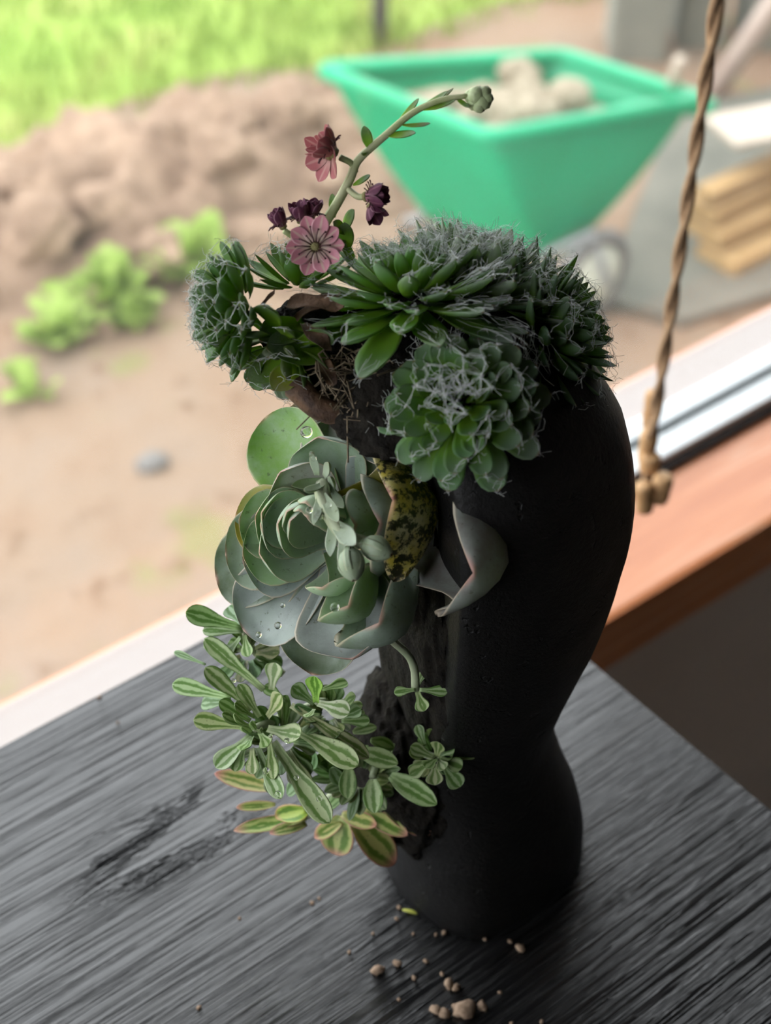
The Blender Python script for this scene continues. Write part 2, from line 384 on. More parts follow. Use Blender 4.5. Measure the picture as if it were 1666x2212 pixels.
box('window_seal', (XL, YG-.006, ZS), (XR, YG+.02, ZS+.006), M['seal'], wn, .002, wo)
box('window_frame', (XL, .600, ZS+.006), (XR, .622, ZS+.013), M['frame'], wn, .003, wo)
box('window_track', (XL, .618, ZS+.002), (XR, .630, ZS+.010), M['frame_grey'], wn, .001, wo)
box('sash_rail', (XL, .6245, ZS+.010), (XR, .643, ZS+.018), M['frame'], wn, .003, wo)
box('sash_rail', (XL, .630, ZT-.07), (XR, .67, ZT), M['frame'], wn, .008, wo)
for xx in (XL, XR-.07): box('sash_stile', (xx, .630, ZS+.020), (xx+.07, .67, ZT-.07), M['frame'], wn, .008, wo)
box('pane', (XL+.06, .638, ZS+.018), (XR-.06, .642, ZT-.06), M['glass'], wn, 0, wo)
struct(box('trim_3', (XL, .646, ZS-.03), (XR, .69, ZS+.008), M['outer_sill'], bev=.004))        # outer sill

# ================================================================== OUTDOORS
def grid(name, x0, x1, y0, y1, nx, ny, fz, mat):
    vs = []; fs = []
    for j in range(ny+1):
        for i in range(nx+1):
            x = x0+(x1-x0)*i/nx; y = y0+(y1-y0)*j/ny; vs.append((x, y, fz(x, y)))
    for j in range(ny):
        for i in range(nx):
            a = j*(nx+1)+i; fs.append((a, a+1, a+nx+2, a+nx+1))
    return link(name, mesh_py(name, vs, fs), mat)
def n2(x, y, s, k=0): return noise.noise(Vector((x*s, y*s, k)))
g = grid('ground', -16, 24, -9, 38, 140, 140, lambda x, y: ZG+.02*n2(x, y, 2), M['earth']); g['kind'] = 'structure'
def lawn_edge(x): return 4.72-.14*(x-2.0)+.16*n2(x, 0, 1.3, 3)
def lawn_z(x, y):
    e = y-lawn_edge(x); return ZG-.05+.09*max(0, min(1, e/.25))+.015*n2(x, y, 3)
g = grid('lawn', -10, 20, 3.9, 34, 150, 150, lawn_z, M['lawn']); g['kind'] = 'structure'
vs = []; fs = []
for k in range(16000):
    y = 4.1+4.5*random.random()**1.3; x = random.uniform(.6, 1.3*y+1.0)
    if y < lawn_edge(x)+.03: continue
    z = lawn_z(x, y); a = random.uniform(0, 6.28); hgt = random.uniform(.04, .13); ww = .008
    dx, dy = math.cos(a)*ww, math.sin(a)*ww; lx, ly = random.uniform(-.05, .05), random.uniform(-.05, .05); b = len(vs)
    vs += [(x-dx, y-dy, z), (x+dx, y+dy, z), (x+lx*.4+dx*.7, y+ly*.4+dy*.7, z+hgt*.6), (x+lx*.4-dx*.7, y+ly*.4-dy*.7, z+hgt*.6), (x+lx, y+ly, z+hgt)]
    fs += [(b, b+1, b+2, b+3), (b+3, b+2, b+4)]
tag(link('grass', mesh_py('grass', vs, fs, False), M['grass']), 'bright green grass growing on the lawn beyond the soil heap', 'grass', kind='stuff')
# soil heap along the lawn
def heap_z(x, y):
    yc = 3.85-.2*(x-1.5); fy = (y-yc)/1.05; 
    prof_ = max(0, math.sin(max(0, min(1, fy))*math.pi))**.7
    fx = max(0, min(1, (3.5-x)/.6))*max(0, min(1, (x+3)/1))
    hgt = .20*prof_*fx
    return ZG-.03+hgt*(1+.45*n2(x, y, 2.3, 5))+(.13*n2(x, y, 5.5, 1)+.08*n2(x, y, 12, 2))*min(1, hgt*9)
h = grid('soil_heap', -3, 3.6, 3.2, 5.8, 190, 80, heap_z, M['heap'])
tag(h, 'long brown heap of dug soil lying between bare earth and lawn', 'soil heap')
for k, (px, py, r) in enumerate([(330, 270, .10), (620, 230, .11), (480, 330, .10), (200, 420, .09), (90, 480, .11), (560, 420, .10), (330, 470, .10), (700, 330, .08), (400, 380, .07), (60, 360, .08), (640, 490, .09), (180, 560, .10), (440, 520, .08), (520, 260, .06), (770, 420, .08)]):
    p = ATZ(px, py, ZG+.2); p.z = heap_z(p.x, p.y)+r*.25
    o = lump('soil_clod', r, M['heap'], None, .5, 1.6, 3, k+3, (1, 1, .8)); o.location = p
    tag(o, 'brown clod of dug earth lying on the soil heap', 'clod', 'clods on the soil heap')
# weeds
def weed(px, py, size, n, label):
    p = ATZ(px, py, ZG); p.z = ZG
    p.z = max(ZG, heap_z(p.x, p.y) if p.x < 3.2 else ZG)
    r_ = thing('leafy_weed', p, label, 'weed', 'weeds in front of the soil heap')
    acc = ([], [], [])
    for i in range(n):
        az = i*2.4; el = random.uniform(.25, 1.3); L = size*random.uniform(.55, 1)
        d = Vector((math.cos(az)*math.cos(el), math.sin(az)*math.cos(el), math.sin(el)))
        B = Vector((random.uniform(-1, 1), random.uniform(-1, 1), 0))*size*.25; T = B+d*L; Mm = B+d*L*.5+Z*L*.2
        leaf_geo(B, Mm, T, L*.55, .002, 'ellip', .2, Vector((-d.x*.5, -d.y*.5, 1)).normalized(), 5, 6, acc=acc)
    link('foliage', acc_mesh('foliage', acc), M['weed'], r_)
weed(410, 590, .20, 46, 'bright green weed at the heap foot, nearest the planter')
weed(245, 665, .19, 46, 'tall bright green weed in the middle of the row of weeds')
weed(130, 735, .15, 36, 'low spreading green weed at the left end of the row')
weed(300, 700, .12, 20, 'small thin weed just right of the tall middle weed')
weed(60, 850, .13, 12, 'sparse yellowish weed nearest the left edge of the view')
o = lump('garden_stone', .04, M['stone'], None, .3, 1.3, 2, 9, (1.2, 1, .6)); o.location = ATZ(330, 1005, ZG)+Vector((0, 0, .012)); tag(o, 'small pale stone lying on the bare earth', 'stone')
# thin post on the lawn
p = ATZ(822, 100, ZG); tube('fence_post', [V(0, 0, -.05), V(.0, 0, .5), V(.01, 0, 1.25)], [.035, .033, .03], M['post']).location = p
tag(bpy.data.objects['fence_post'], 'thin dark post standing on the lawn behind the green wheelbarrow', 'post')

# wheelbarrow ------------------------------------------------------------
ZR = -1.5; ZB = -1.95
A, Bc, Cc, D = [ATZ(*q, ZR) for q in ((698, 152), (1212, 122), (1512, 218), (1060, 296))]
a2, b2, c2, d2 = [ATZ(*q, ZB) for q in ((935, 492), (1015, 462), (1240, 538), (1168, 566))]
wb = ATZ(1180, 560, ZG); wb.z = ZG
wbr = thing('wheelbarrow', wb, 'green plastic wheelbarrow holding rubble out in the yard', 'wheelbarrow')
def rquad(q, rad, n=5):
    out = []
    for i in range(4):
        P, pr, nx = q[i], q[i-1], q[(i+1) % 4]
        r = min(rad, (pr-P).length*.4, (nx-P).length*.4); s = P+(pr-P).normalized()*r; e = P+(nx-P).normalized()*r
        for k in range(n+1):
            t = k/n; out.append(s*(1-t)**2+P*2*t*(1-t)+e*t*t)
    return out
def tub():
    top = rquad([A, Bc, Cc, D], .035); bot = rquad([a2, b2, c2, d2], .02); n = len(top); cen = sum(top, Vector())/n; cb = sum(bot, Vector())/n
    rings = []
    for k in range(7): t = k/6; rings.append([bot[i].lerp(top[i], t)+(bot[i].lerp(top[i], t)-cb.lerp(cen, t)).normalized()*.02*math.sin(t*math.pi) for i in range(n)])
    inner = [[p+(cb.lerp(cen, k/6)-p).normalized()*.012+Z*(.012 if k == 0 else 0) for p in r] for k, r in enumerate(rings)]
    allr = rings+inner[::-1]; vs = [p-wb for r in allr for p in r]; fs = []
    for k in range(len(allr)-1):
        for i in range(n): j = (i+1) % n; fs.append((k*n+i, k*n+j, (k+1)*n+j, (k+1)*n+i))
    fs.append(tuple(range(n))[::-1]); m_ = (len(allr)-1)*n; fs.append(tuple(range(m_, m_+n)))
    link('tub', mesh_py('tub', vs, fs), M['green_tub'], wbr)
    loop = [p+(p-cen).normalized()*.006 for p in top]; loop = loop+loop[:2]
    tube('rim', loop, .026, M['green_tub'], wbr, 10, wb)
    lo = [p.lerp(cb.lerp(cen, .7), .05) for p in inner[5]]; nn = len(lo)
    c0 = sum(lo, Vector())/nn; vs = [p-wb for p in lo]+[p.lerp(c0, .5)+Z*(.05+.05*n2(p.x, p.y, 9))-wb for p in lo]+[c0+Z*.09-wb]; fs = []
    for i in range(nn): j = (i+1) % nn; fs += [(i, j, nn+j, nn+i), (nn+i, nn+j, 2*nn)]
    tag(link('rubble_fill', mesh_py('rubble_fill', vs, fs), M['rubble'], wbr), kind='stuff')
    return c0
c0 = tub()
for k in range(16):
    q = c0+Vector((random.uniform(-.17, .17), random.uniform(-.13, .13), .06)); 
    o = lump('rubble_lump', random.uniform(.03, .06), M['rubble'], None, .5, 1.5, 2, k, (1.2, 1, .8)); o.location = q
    tag(o, 'pale lump of rubble lying in the green wheelbarrow', 'rubble', 'rubble in the wheelbarrow')
wc = ATZ(1278, 596, ZG+.15); ax = (-FW*math.cos(math.radians(40))+RT*math.sin(math.radians(40)))
e1 = ax.cross(Z).normalized(); RW = .15
def ringpts(r, off=0, n=28): return [wc+ax*off+(e1*math.cos(2*math.pi*i/n)+Z*math.sin(2*math.pi*i/n))*r for i in range(n+1)]
wh = tube('wheel', ringpts(RW-.026), .027, M['tyre'], wbr, 10, wb)
vs, fs = [], []
for off, rr in ((-.03, .03), (-.028, .06), (-.02, RW-.045), (.02, RW-.045), (.028, .06), (.045, .03)):
    vs += [p-wb for p in ringpts(rr, off)[:-1]]
n = 28
for k in range(5):
    for i in range(n): j = (i+1) % n; fs.append((k*n+i, k*n+j, (k+1)*n+j, (k+1)*n+i))
fs.append(tuple(range(n))[::-1]); fs.append(tuple(range(5*n, 6*n)))
link('hub', mesh_py('hub', vs, fs), M['hub'], wh)
for s in (-1, 1):
    pa = wc+ax*.07*s; tube('fork', [pa, pa+(c0-wc)*.25+Z*.05, (d2 if s > 0 else c2)+Z*.02], .014, M['steel'], wbr, 8, wb)
for q in (a2, b2):
    f0 = q+Vector((.0, .0, .02)); pt = ATZ(880, 478, ZG) if q is a2 else ATZ(960, 455, ZG)
    tube('leg', curve_pts([q+Z*.12, q.lerp(pt, .5)+Z*.02, pt], 10), .018, M['steel'], wbr, 8, wb)
gr = ATZ(1540, 226, ZR); tube('handle', [Cc.lerp(A, .2)-Z*.04, Cc+Vector((0, 0, -.03)), gr], [.016, .016, .022], M['green_tub'], wbr, 10, wb)
# a stick poking out of the barrow
tube('stick', [ATZ(1446, 205, ZR-.05)-c0, ATZ(1470, 130, ZR+.15)-c0], [.02, .018], M['pale_timber'], None, 8).location = c0
tag(bpy.data.objects['stick'], 'short pale stick poking up from the wheelbarrow corner', 'stick')

# paved strip beside the barrow
pv = [ATZ(*q, ZG+.03) for q in ((1300, 640), (1420, 330), (1500, 225), (1800, 160), (1900, 560), (1480, 690))]
bm = bmesh.new(); f_ = bm.faces.new([bm.verts.new(p) for p in pv]); e_ = bmesh.ops.extrude_face_region(bm, geom=[f_])
for v in [g_ for g_ in e_['geom'] if isinstance(g_, bmesh.types.BMVert)]: v.co.z -= .08
bmesh.ops.recalc_face_normals(bm, faces=bm.faces[:]); struct(link('paving', bm_mesh('paving', bm), M['paving']))
# timber stack -------------------------------------------------------------
def board(px, py, z, L, wd, th, rz, mat, label, grp='boards stacked beside the wheelbarrow'):
    p = ATZ(px, py, z); o = link('timber_board', bm_mesh('timber_board', box_bm((0, 0, -th), (L, wd, 0), .003)), mat); o.location = p; o.rotation_euler = (0, 0, math.radians(rz)); tag(o, label, 'board', grp); return o
board(1590, 575, -2.08, 1.1, .16, .05, 1, M['timber'], 'lowest orange board of the stack beside the wheelbarrow')
board(1560, 512, -2.02, 1.1, .15, .05, -1, M['timber'], 'second lowest sawn board of the stack beside the wheelbarrow')
board(1548, 462, -1.965, 1.1, .13, .045, 2, M['timber'], 'third board up, sawn tan, in the stack beside the wheelbarrow')
board(1540, 420, -1.91, 1.1, .07, .03, 0, M['timber'], 'narrow topmost tan board of the stack, above the dark gap')
board(1592, 312, -1.80, .6, .20, .02, -18, M['pale_timber'], 'wide pale board lying loosely over the timber stack', None)
p0 = ATZ(1538, 205, ZG); p1 = PXA(1700, -30, (p0-CAM).dot(VD)*.93)
o = tube('wooden_pole', [V(0, 0, 0), p1-p0, (p1-p0)*1.5], .042, M['pinkwood'], None, 10); o.location = p0; tag(o, 'pinkish wooden pole leaning behind the hanging cord', 'pole')
for k, (px, py, sx, hz, lab) in enumerate([(1370, 105, .11, .55, 'grey concrete block at the left, behind the wheelbarrow'), (1500, 70, .09, .6, 'grey concrete block between the other two behind the wheelbarrow'), (1650, 75, .10, .5, 'grey concrete block at the right edge, behind the leaning pole')]):
    p = ATZ(px, py, ZG); o = link('concrete_block', bm_mesh('concrete_block', box_bm((-sx, -.14, -.02), (sx, .14, hz), .02)), M['concrete']); o.location = p; o.rotation_euler = (0, 0, random.uniform(-.8, -.3)); tag(o, lab, 'block', 'concrete blocks')

# ================================================================== TABLE
TO = V(-.2, .0, ZF)
tb = thing('table', TO, 'black-brown table with a ridged wood-grain top under the planter', 'table')
cor = [(-1.0, .5025), (.421, .5025), (.421, -.35), (-1.0, -.35)]
bm = bmesh.new(); tv = [bm.verts.new((x-TO.x, y-TO.y, -TO.z)) for x, y in cor]; bv = [bm.verts.new((x-TO.x, y-TO.y, -.034-TO.z)) for x, y in cor]
bm.faces.new(tv[::-1]); bm.faces.new(bv)
for i in range(4): j = (i+1) % 4; bm.faces.new((tv[i], tv[j], bv[j], bv[i]))
bmesh.ops.recalc_face_normals(bm, faces=bm.faces[:]); bmesh.ops.bevel(bm, geom=bm.edges[:], offset=.0018, segments=3, affect='EDGES')
top = link('table_top', bm_mesh('table_top', bm, False), M['table'], tb)
for x, y in ((-.94, .44), (.37, .44), (.37, -.29), (-.94, -.29)):
    box('leg', (x-.025, y-.025, ZF), (x+.025, y+.025, -.034), M['table'], tb, .002, TO)

# ================================================================== PLANTER (a head)
LAT = .03; HD = .4305; HA = FW*HD+RT*LAT                     # foot of the head's axis on the table
al = math.radians(20); FD = (-RT*math.cos(al)-FW*math.sin(al)).normalized(); SD = Z.cross(FD)   # face direction, side
ph = thing('head_planter', HA, 'matte black head-shaped planter standing on the table, face side planted', 'planter')
lev = [  # z, back, front, halfwidth
 (0, .060, .030, .044), (.017, .059, .030, .045), (.036, .0555, .030, .043), (.055, .0475, .031, .040), (.078, .040, .033, .037), (.093, .0385, .036, .037), (.109, .042, .039, .039), (.131, .0485, .044, .043),
 (.1536, .0557, .049, .048), (.178, .0597, .053, .051), (.198, .061, .055, .052), (.216, .0597, .055, .052), (.235, .0563, .053, .049), (.251, .0503, .048, .045), (.263, .0405, .039, .037), (.272, .029, .028, .027), (.279, .014, .014, .013)]
def lerp_lev(z):
    zs = [l[0] for l in lev]; return [float(np.interp(z, zs, [l[i] for l in lev])) for i in (1, 2, 3)]
zs = list(np.linspace(0, .262, 56))+[.265, .268, .271, .274, .2765, .2785, .279]
NA = 72; vs = []; fs = []
CUT = .022
def sm(l, z, d=.008): # smoothed profile
    return [sum(c)/3 for c in zip(lerp_lev(max(0, z-d)), lerp_lev(z), lerp_lev(min(.279, z+d)))] if .02 < z < .255 else lerp_lev(z)
for z in zs:
    bk, ft, hw = sm(lev, z)
    for k in range(NA):
        a = 2*math.pi*k/NA; ca, sa = math.cos(a), math.sin(a)
        fx = (ft if ca > 0 else bk)*ca; sy = hw*sa
        if .08 < z < .27 and fx > CUT: fx = CUT+(fx-CUT)*.04
        q = FD*fx+SD*sy+Z*z; nn = noise.noise(q*60)*.0005+noise.noise(q*22)*.0008
        q = q+(FD*ca+SD*sa)*nn; vs.append(q)
n = len(zs)
for i in range(n-1):
    for k in range(NA): j = (k+1) % NA; fs.append((i*NA+k, i*NA+j, (i+1)*NA+j, (i+1)*NA+k))
fs.append(tuple(range(NA))[::-1]); fs.append(tuple(range((n-1)*NA, n*NA)))
link('head_shell', mesh_py('head_shell', vs, fs), M['planter'], ph)
# soil bulging from the open face and crown
def soil_blob(P, scale3, axes, seed, name='soil_mass'):
    bm = bmesh.new(); bmesh.ops.create_icosphere(bm, subdivisions=5, radius=1)
    for v in bm.verts:
        d = v.co.copy(); n_ = 1+.10*noise.noise(d*3+Vector((seed, 0, 0)))+.07*noise.noise(d*9)+.05*noise.noise(d*22)
        v.co = (axes[0]*d.x*scale3[0]+axes[1]*d.y*scale3[1]+axes[2]*d.z*scale3[2])*n_+(P-HA)
    return link(name, bm_mesh(name, bm, True), M['soil'], ph)
soil_blob(HA+FD*.018+Z*.17, (.014, .040, .085), (FD, SD, Z), 1)
soil_blob(HA+FD*.016+Z*.262, (.034, .030, .020), (FD, SD, Z), 4)
soil_blob(PX(880, 735, .345), (.026, .022, .016), (FD, SD, Z), 8)
soil_blob(PX(1090, 735, .352), (.020, .020, .016), (FD, SD, Z), 11)
soil_blob(PX(660, 722, .342), (.015, .012, .012), (FD, SD, Z), 9)
soil_blob(PX(760, 800, .345), (.020, .018, .016), (FD, SD, Z), 10)
soil_blob(HA+FD*.024+Z*.075, (.020, .032, .045), (FD, SD, Z), 6)

# ================================================================== PLANTS
def child_leaf(root, me, mat, col, name='leaf', mw=None):
    o = link(name, me, mat, root); o.color = (*col, 1)
    if me.materials[0] != mat: o.material_slots[0].link = 'OBJECT'; o.material_slots[0].material = mat
    if mw is not None: o.matrix_basis = mw
    return o
def jit(c, a=.12): return tuple(max(0, x*(1+random.uniform(-a, a))) for x in c)
def frame(d, nrm, p, L):
    x = d.normalized(); y = nrm.cross(x).normalized(); z = x.cross(y)
    return Matrix(((x.x*L, y.x*L, z.x*L, p.x), (x.y*L, y.y*L, z.y*L, p.y), (x.z*L, y.z*L, z.z*L, p.z), (0, 0, 0, 1)))
def unit_leaf(name, W, th, pf, cup, curl, nu=7, nv=8, mucro=0):
    return leaf_mesh(name, V(0, 0, 0), V(.5, 0, -curl), V(1, 0, 0), W, th, pf, cup, V(0, 0, 1), nu, nv, mucro)
def hairs(name, root, strands, r=.000065):
    vs, fs = [], []
    for pts in strands: sweep(pts, r, 3, vs, fs, False)
    return tag(link(name, mesh_py(name, vs, fs), M['hair'], root), kind='stuff')
def rnd(s): return Vector((random.gauss(0, s), random.gauss(0, s), random.gauss(0, s)))
def rosette(root, O, N, n, variants, R0, L0, L1, el0, el1, mat, colf, hgt=.004, pe=1.0, pl=.7, squash=None, spin=0, keep=None):
    a = N.cross(CF(0, 1, 0.2)).normalized(); b = N.cross(a); tips = []
    for i in range(n):
        f = (i+.5)/n; az = i*2.39996+spin+random.uniform(-.12, .12); rad = a*math.cos(az)+b*math.sin(az)
        k = 1.0
        if squash: k = squash(rad)
        el = math.radians(el0+(el1-el0)*f**pe)+random.uniform(-.08, .08); L = (L0+(L1-L0)*f**pl)*random.uniform(.9, 1.1)*k
        base = O+N*hgt*(1-f)+rad*(R0*math.sqrt(f)*k)
        d = rad*math.cos(el)+N*math.sin(el)+rnd(.05); nrm = N*math.cos(el)-rad*math.sin(el)
        tip = base+d.normalized()*L
        if keep and not keep(base, tip, rad): continue
        child_leaf(root, random.choice(variants), mat, colf(f, rad), mw=frame(d, nrm, base-root.location, L))
        tips.append((tip, f, base, nrm, L))
    return tips
def web(tips, root, N, k=2, maxd=.012, n_extra=1, stray=.004, sag=.0008):
    out = []; loc = root.location
    for i, (t, f, *_r) in enumerate(tips):
        near = sorted(((t-u[0]).length, j) for j, u in enumerate(tips) if j != i)[:k+2]
        for d, j in near:
            if d > maxd: continue
            for _ in range(n_extra):
                a = t+rnd(.0004)-loc; b = tips[j][0]+rnd(.0004)-loc; mid = (a+b)/2+rnd(d*.12)+N*random.uniform(-sag, sag)
                out.append([a, a.lerp(mid, .5)+rnd(d*.04), mid, mid.lerp(b, .5)+rnd(d*.04), b])
        for _ in range(4):
            a = t+rnd(.0005)-loc; e = a+rnd(stray); out.append([a, a.lerp(e, .5)+rnd(stray*.3), e])
    return out
def fuzz_on(tips, root, per=10, lo=.25):
    out = []; loc = root.location
    for t, f, base, nrm, L in tips:
        d = (t-base); sd = nrm.cross(d).normalized()
        for _ in range(per):
            u = random.uniform(lo, .8); v = min(1.15, u+random.uniform(.15, .45)); s0 = random.uniform(-1, 1)*L*.13
            o_ = nrm*random.uniform(.0002, .0016)
            out.append([base+d*u+sd*s0+o_-loc, base+d*(u+v)/2+sd*s0+o_*1.8+rnd(.0005)-loc, base+d*v+sd*s0*.6+o_*1.6+rnd(.0009)-loc])
    return out

SV = [unit_leaf('houseleek_leaf', .30+.03*i, .05, 'lance', .30, .06+.02*i) for i in range(3)]
SB = [unit_leaf('houseleek_leaf', .46+.05*i, .075, 'obov', .30, .08+.02*i, mucro=.02) for i in range(3)]
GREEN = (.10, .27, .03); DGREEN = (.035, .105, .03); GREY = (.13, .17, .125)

# 1 bright green + grey crested rosette on the crown ------------------------
O = PX(893, 668, .331); N = CF(-.10, .93, .34)
s1 = thing('houseleek', O, 'large cobweb houseleek on the crown, bright green leaves on its left', 'succulent', 'houseleeks on the head')
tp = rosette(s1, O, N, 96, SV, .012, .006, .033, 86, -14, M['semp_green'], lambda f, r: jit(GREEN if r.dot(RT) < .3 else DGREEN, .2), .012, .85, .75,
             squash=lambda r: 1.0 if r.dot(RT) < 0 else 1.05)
hairs('cobweb_hair', s1, web(tp, s1, N, 2, .011, 1, .0014)+fuzz_on([t for t in tp if (t[0]-O).dot(RT) > .004], s1, 10, .3)+fuzz_on([t for t in tp if (t[0]-O).dot(RT) <= .004 and t[1] > .3], s1, 4, .6))
# 2 grey furred rosette behind it, leaning right
O = PX(1018, 650, .345); N = CF(.22, .93, .28)
s2 = thing('houseleek', O, 'grey furred houseleek on the crown, packed upright leaf tips', 'succulent', 'houseleeks on the head')
tp = rosette(s2, O, N, 92, SV, .014, .012, .026, 88, 5, M['semp'], lambda f, r: jit(GREY, .2), .010, .9, .6)
hairs('cobweb_hair', s2, web(tp, s2, N, 2, .010, 1, .0016)+fuzz_on(tp, s2, 14, .25))
# 3 ball shaped cobweb houseleek in front
O = PX(1000, 882, .306); N = CF(-.20, .30, .93)
s3 = thing('houseleek', O, 'round dark green houseleek with white webbed centre facing the viewer', 'succulent', 'houseleeks on the head')
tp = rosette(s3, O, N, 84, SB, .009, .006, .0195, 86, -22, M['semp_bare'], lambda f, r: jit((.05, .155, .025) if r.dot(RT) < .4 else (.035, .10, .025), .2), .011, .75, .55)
hs = web([t for t in tp if t[1] > .25], s3, N, 1, .008, 1, .0018)
inner = [t for t in tp if t[1] < .4]
hs += web([t for t in tp if t[1] < .28], s3, N, 4, .007, 2, .002)
hairs('cobweb_hair', s3, hs)
# 4 dark rosette on the right, leaves in profile
O = PX(1165, 735, .345); N = CF(.82, .22, .25)
s4 = thing('houseleek', O, 'dark spiky houseleek hanging over the right of the crown', 'succulent', 'houseleeks on the head')
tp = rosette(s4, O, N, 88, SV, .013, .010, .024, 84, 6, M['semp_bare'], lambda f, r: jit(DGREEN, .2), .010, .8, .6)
hairs('cobweb_hair', s4, web(tp, s4, N, 1, .008, 1, .0016))
# 5 left rosette, seen from the side
O = PX(540, 668, .330); N = CF(-.88, -.02, .22)
s5 = thing('houseleek', O, 'dark green webbed houseleek at far left, seen from the side', 'succulent', 'houseleeks on the head')
tp = rosette(s5, O, N, 74, SB, .008, .006, .0175, 86, 8, M['semp_bare'], lambda f, r: jit((.045, .145, .025), .2), .012, .8, .6)
hairs('cobweb_hair', s5, web(tp, s5, N, 2, .008, 1, .0016))
# 6 small upright rosette carrying the flower stalk
O = PX(648, 618, .336); N = CF(-.15, .92, .35)
s6 = thing('houseleek', O, 'small flowering houseleek bearing the arching flower stalk', 'succulent', 'houseleeks on the head')
tp = rosette(s6, O, N, 26, SV, .006, .010, .0175, 85, 15, M['semp_bare'], lambda f, r: jit((.08, .19, .035), .2), .003, 1, .6)
hairs('cobweb_hair', s6, web(tp, s6, N, 2, .010, 1, .0016))
# 7 drooping rosette under the left one
O = PX(610, 745, .332); N = CF(-.35, -.80, .40)
s7 = thing('houseleek', O, 'drooping houseleek under the left one, with cupped withered leaves', 'succulent', 'houseleeks on the head')
tp = rosette(s7, O, N, 30, SB, .010, .008, .0185, 80, 0, M['semp_bare'], lambda f, r: jit((.085, .15, .035), .25), .004, .8, .6)
hairs('cobweb_hair', s7, web(tp, s7, N, 1, .009, 1, .0016))
loc = s7.location
def hl(root, b, t, Wpx, pf, mat, col, nh, cup=.25, bow=0., th=.0012, name='leaf', mucro=0, wave=0., nu=12, nv=14, topf=.25):
    """leaf from base (px,py,depth) to tip (px,py,depth)"""
    B = PX(*b)-root.location; T = PX(*t)-root.location; N_ = nh.normalized(); L = (T-B).length; d = (T-B).normalized(); N_ = (N_-d*N_.dot(d)).normalized()
    W = Wpx*((b[2]+t[2])/2+DO)/FPX
    me = leaf_mesh(name, B, (B+T)/2-N_*bow*L, T, W, th, pf, cup, N_, nu, nv, mucro, wave, topf, random.random()*6)
    return child_leaf(root, me, mat, col, name)
# cupped round leaves and the yellow one
hl(s7, (660, 700, .330), (560, 735, .318), 78, 'ellip', M['semp_bare'], (.05, .08, .04), CF(-.1, .3, .9), .45, .15)
hl(s7, (705, 760, .328), (575, 752, .316), 100, 'ellip', M['semp_bare'], (.05, .095, .035), CF(.2, .5, .8), .35, .1)
hl(s7, (640, 790, .328), (590, 843, .322), 62, 'ellip', M['semp_bare'], (.34, .30, .05), CF(-.2, -.1, .9), .3, .1)
hl(s7, (630, 770, .330), (535, 820, .326), 60, 'ellip', M['semp_bare'], (.10, .18, .03), CF(-.2, -.1, .9), .3, .1)

# dried leaves under the rosettes
for k, (b, t, wpx, lab) in enumerate([
    ((620, 660, .322), (742, 668, .316), 44, 'curled brown dead leaf just below the pink flower'),
    ((640, 690, .322), (738, 640, .317), 30, 'thin twisted dead leaf beside the large houseleek'),
    ((655, 700, .320), (712, 762, .314), 44, 'reddish brown dead leaf hanging between two houseleeks'),
    ((690, 780, .322), (720, 835, .316), 40, 'pale papery dead leaf hanging above the grey rosette'),
    ((560, 670, .322), (598, 628, .318), 10, 'thin dry stalk lying across the left houseleek'),
    ((1130, 745, .330), (1085, 705, .327), 34, 'brown dead leaf under the grey furred houseleek'),
    ((1150, 790, .330), (1120, 735, .328), 26, 'tan dead leaf beside the dark spiky houseleek'),
    ((800, 830, .325), (862, 790, .322), 24, 'dead leaf curled under the bright green leaves')]):
    r_ = PX(*b); B = V(0, 0, 0); T = PX(*t)-r_; L = T.length
    me = leaf_mesh('dried_leaf', B, T*.5+CF(0, .4, 1)*L*.25, T, wpx*.515/FPX, .0006, 'ellip', .5, CF(.1, .5, .8), 14, 10, .002, .18, .5, k*1.7)
    o = link('dried_leaf', me, M['dried']); o.location = r_; tag(o, lab, 'dead leaf', 'dead leaves among the houseleeks')
# dark woody stem and roots
b0 = PX(640, 830, .330)
rt = thing('woody_stem', b0, 'dark thorny woody stem above the grey rosette', 'stem')
tube('stem', curve_pts([PX(636, 832, .328), PX(690, 880, .326), PX(760, 905, .328), PX(820, 960, .335)], 14), [.0045-.00005*i for i in range(15)], M['dried'], rt, 9, b0)
for q in ((655, 862), (700, 905)):
    tube('thorn', [PX(q[0]+22, q[1]-8, .326), PX(q[0]-16, q[1]+6, .324)], [.0018, .0001], M['dried'], rt, 6, b0)
st = []
for k in range(130):
    x = random.uniform(690, 850); y = random.uniform(775, 915); 
    if y > 800+(x-600)*.75: continue
    a = PX(x, y, random.uniform(.318, .328))-b0; st.append([a, a+rnd(.002), a+rnd(.0035), a+rnd(.0045)])
vs, fs = [], []
for s_ in st: sweep(s_, random.uniform(.0001, .0004), 4, vs, fs, False)
tag(link('roots', mesh_py('roots', vs, fs), M['root'], rt), kind='stuff')
# long drooping web strands from the grey rosette
st = []
for k in range(70):
    x = random.uniform(880, 1170); a = PX(x, 700+abs(x-1000)*.25+random.uniform(-20, 20), .322)
    e = PX(x+random.uniform(-35, 55), random.uniform(770, 860), .320)
    m_ = a.lerp(e, .45)+rnd(.003); st.append([a-s2.location, a.lerp(m_, .5)+rnd(.0015)-s2.location, m_-s2.location, m_.lerp(e, .5)+rnd(.0015)-s2.location, e-s2.location])
hairs('hanging_hair', s2, st, .00011)

